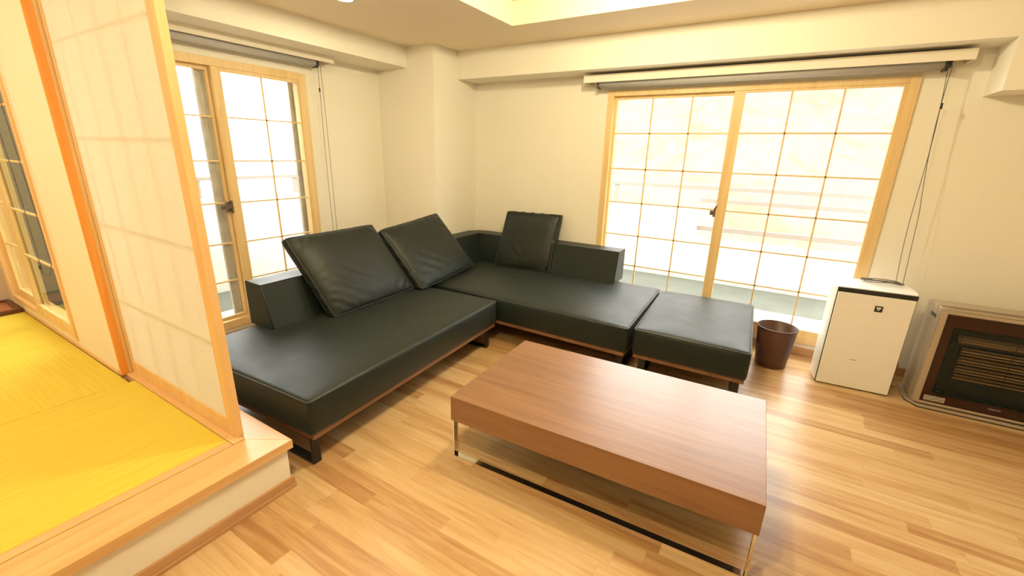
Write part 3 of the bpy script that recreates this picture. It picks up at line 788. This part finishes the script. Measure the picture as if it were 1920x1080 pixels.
# left blind
t = thing('roller_blind', 'rolled-up grey roller blind under a cream pelmet above the left window', 'roller blind', (-3.53, 1.75, 2.19), group='rolled-up grey roller blinds')
b = MB().box(-3.462, -3.45, .86, 2.695, 2.188, 2.240).box(XL, -3.45, .86, 2.695, 2.230, 2.240).box(XL, -3.462, 2.683, 2.695, 2.188, 2.230)
part('pelmet', b, M['pelmet'], t, .001, world=True, label='cream pelmet board')
b = MB().tube([(-3.52, .95, 2.178), (-3.52, 2.548, 2.178)], .034, 24); part('blind_tube', b, M['tube'], t, world=True, label='grey rolled fabric')
b = MB().box(-3.555, -3.485, 2.550, 2.566, 2.14, 2.230); b.tube([(-3.52, 2.55, 2.178), (-3.52, 2.583, 2.178)], .026, 16); part('bracket', b, M['black_plastic'], t, .003, world=True)
b = MB().box(-3.555, -3.485, .93, .946, 2.14, 2.230); part('bracket', b, M['black_plastic'], t, .003, world=True)
cA = curve_pts((-3.488, 2.560, 2.17), (-3.488, 2.556, .72), 20, lambda s: (0, -.006*math.sin(s*math.pi), 0))
cB = curve_pts((-3.488, 2.584, 2.17), (-3.488, 2.600, .72), 20, lambda s: (0, .003*math.sin(s*5), 0))
bead_chain(t, cA+[Vector((-3.488, 2.566, .695)), Vector((-3.488, 2.588, .695))]+cB[::-1])
b = MB().tube([(-3.488, 2.556, 1.985), (-3.488, 2.556, 1.955)], .0065, 8); part('chain_connector', b, M['black_plastic'], t, world=True)
# tatami blind
t = thing('roller_blind', 'rolled-up roller blind above the small tatami room window with long bead chain loop', 'roller blind', (-4.33, .66, 2.17), group='rolled-up grey roller blinds')
b = MB().box(-5.14, -3.42, .575, .587, 2.13, 2.20).box(-5.14, -3.42, .587, YT, 2.188, 2.20).box(-3.432, -3.42, .587, YT, 2.13, 2.188)
part('pelmet', b, M['shoji_h'], t, .001, world=True, label='pale wooden pelmet board')
b = MB().tube([(-5.08, .66, 2.135), (-3.60, .66, 2.135)], .034, 24); part('blind_tube', b, M['tube'], t, world=True)
b = MB().box(-3.598, -3.584, .63, .70, 2.09, 2.188); b.tube([(-3.59, .66, 2.135), (-3.560, .66, 2.135)], .026, 16); part('bracket', b, M['black_plastic'], t, .003, world=True)
b = MB().box(-5.095, -5.08, .63, .70, 2.09, 2.188); part('bracket', b, M['black_plastic'], t, .003, world=True)
cA = curve_pts((-3.572, .640, 2.13), (-3.572, .655, .80), 20, lambda s: (0, .012*math.sin(s*math.pi*.9), 0))
cB = curve_pts((-3.572, .690, 2.13), (-3.572, .705, .85), 20, lambda s: (0, 0, 0))
lo = [Vector((-3.572, .655+.025-.025*math.cos(a)+0, .80-.075*math.sin(a)+.05*a/math.pi)) for a in [math.pi*i/8 for i in range(1, 8)]]
bead_chain(t, cA+lo+cB[::-1], rb=.0030)
b = MB().tube([(-3.572, .655, .815), (-3.572, .655, .795)], .006, 8); part('chain_connector', b, M['black_plastic'], t, world=True)

# ---------------------------------------------------------------- lamps of the room
for (x, y), lab in zip(CEILING_LIGHTS, ('slim round warm ceiling light in the raised tray, nearer the back window', 'slim round warm ceiling light added out of view in the raised tray, nearer the camera')):
    t = thing('ceiling_light', lab, 'ceiling light', (x, y, 2.575), group='slim round ceiling lights')
    b = MB().lathe([(0, 0), (.20, 0), (.205, -.012), (.195, -.028), (.185, -.028)], n=48); part('lamp_body', b, M['lamp_ring'], t)
    b = MB().lathe([(.185, -.028), (.15, -.036), (0, -.04)], n=48); part('diffuser', b, M['diffuser'], t)
for i, (x, y) in enumerate(DOWNLIGHTS):
    lab = 'small glowing recessed downlight in the ceiling near the left beam'
    t = thing('downlight', lab, 'downlight', (x, y, ZC))
    b = MB().lathe([(.052, -.001), (.068, -.004), (.070, -.001), (.070, .0)], n=32); part('trim_ring', b, M['lamp_ring'], t)
    b = MB().lathe([(.052, -.001), (.03, -.0005), (0, -.0005)], n=32); part('lens', b, M['diffuser'], t)

# ---------------------------------------------------------------- outside: balcony and hillside
b = MB().box(-5.6, 5.5, YB+.16, 6.5, -.2, -.10).box(-5.6, XL-.15, YT+.11, YB+.16, -.2, -.10); struct('floor_balcony', b, M['balcony_floor'])
b = MB().box(-5.25, 5.5, 5.35, 6.2, -.10, -.097).box(-5.25, -4.6, YT+.11, 5.35, -.10, -.097); struct('floor_grey_strip', b, M['grey_strip'])  # darker grey strip of balcony floor along the parapet base
b = MB().box(-.9, 5.5, 6.2, 6.35, -.10, .47).box(-5.4, -.9, 6.2, 6.35, -.10, .86).box(-5.4, -5.25, YT+.11, 6.2, -.10, .955); struct('wall_balcony_parapet', b, M['parapet'])
b = MB().box(-5.25, -5.21, YT+.11, 1.75, -.10, 2.45); struct('wall_added_panel', b, M['view_panel'])  # panel added outside to dim and grey the view through the tatami window
t = thing('balcony_railing', 'grey horizontal balcony rails on the white parapet outside the back window', 'railing', (1.0, 6.27, .47))
b = MB().box(-5.3, 5.5, 6.24, 6.30, 1.11, 1.16); part('top_rail', b, M['rail'], t, .004, world=True)
b = MB().box(-.9, 5.5, 6.25, 6.29, .95, 1.0); part('middle_rail', b, M['rail'], t, .004, world=True)
b = MB().box(-.9, 5.5, 6.25, 6.29, .58, .64); part('lower_rail', b, M['rail'], t, .004, world=True)
for x in (-4.2, -2.05):
    b = MB().box(x-.03, x+.03, 6.25, 6.29, .86, 1.11); part('post', b, M['rail'], t, .003, world=True)
for x in (1.9, 4.5):
    b = MB().box(x-.02, x+.02, 6.252, 6.288, .47, 1.11); part('post', b, M['rail'], t, .003, world=True)
t = thing('balcony_railing', 'thin grey handrail on the white parapet outside the left window', 'railing', (-5.32, 3.0, .955))
b = MB().box(-5.345, -5.295, YT+.2, 6.2, 1.135, 1.175); part('top_rail', b, M['rail'], t, .004, world=True)
for y in (1.2, 2.28, 3.4, 4.6):
    b = MB().box(-5.335, -5.305, y-.035, y+.035, .955, 1.135); part('post', b, M['rail'], t, .003, world=True)
# hillside
mb = MB(); nx, ny = 60, 40; vs = []
rg = random.Random(5); phs = [(rg.uniform(.1, .5), rg.uniform(.1, .5), rg.uniform(0, 6)) for _ in range(8)]
for j in range(ny+1):
    for i in range(nx+1):
        x = -18+60*i/nx; y = 14+30*j/ny
        z = -5+(y-14)*.75+1.2*sum(math.sin(a*x+b_*y+c) for a, b_, c in phs)/3
        vs.append((x, y, z))
mb.add(vs, [(j*(nx+1)+i, j*(nx+1)+i+1, (j+1)*(nx+1)+i+1, (j+1)*(nx+1)+i) for j in range(ny) for i in range(nx)], True)
struct('hillside', mb, M['hill'])
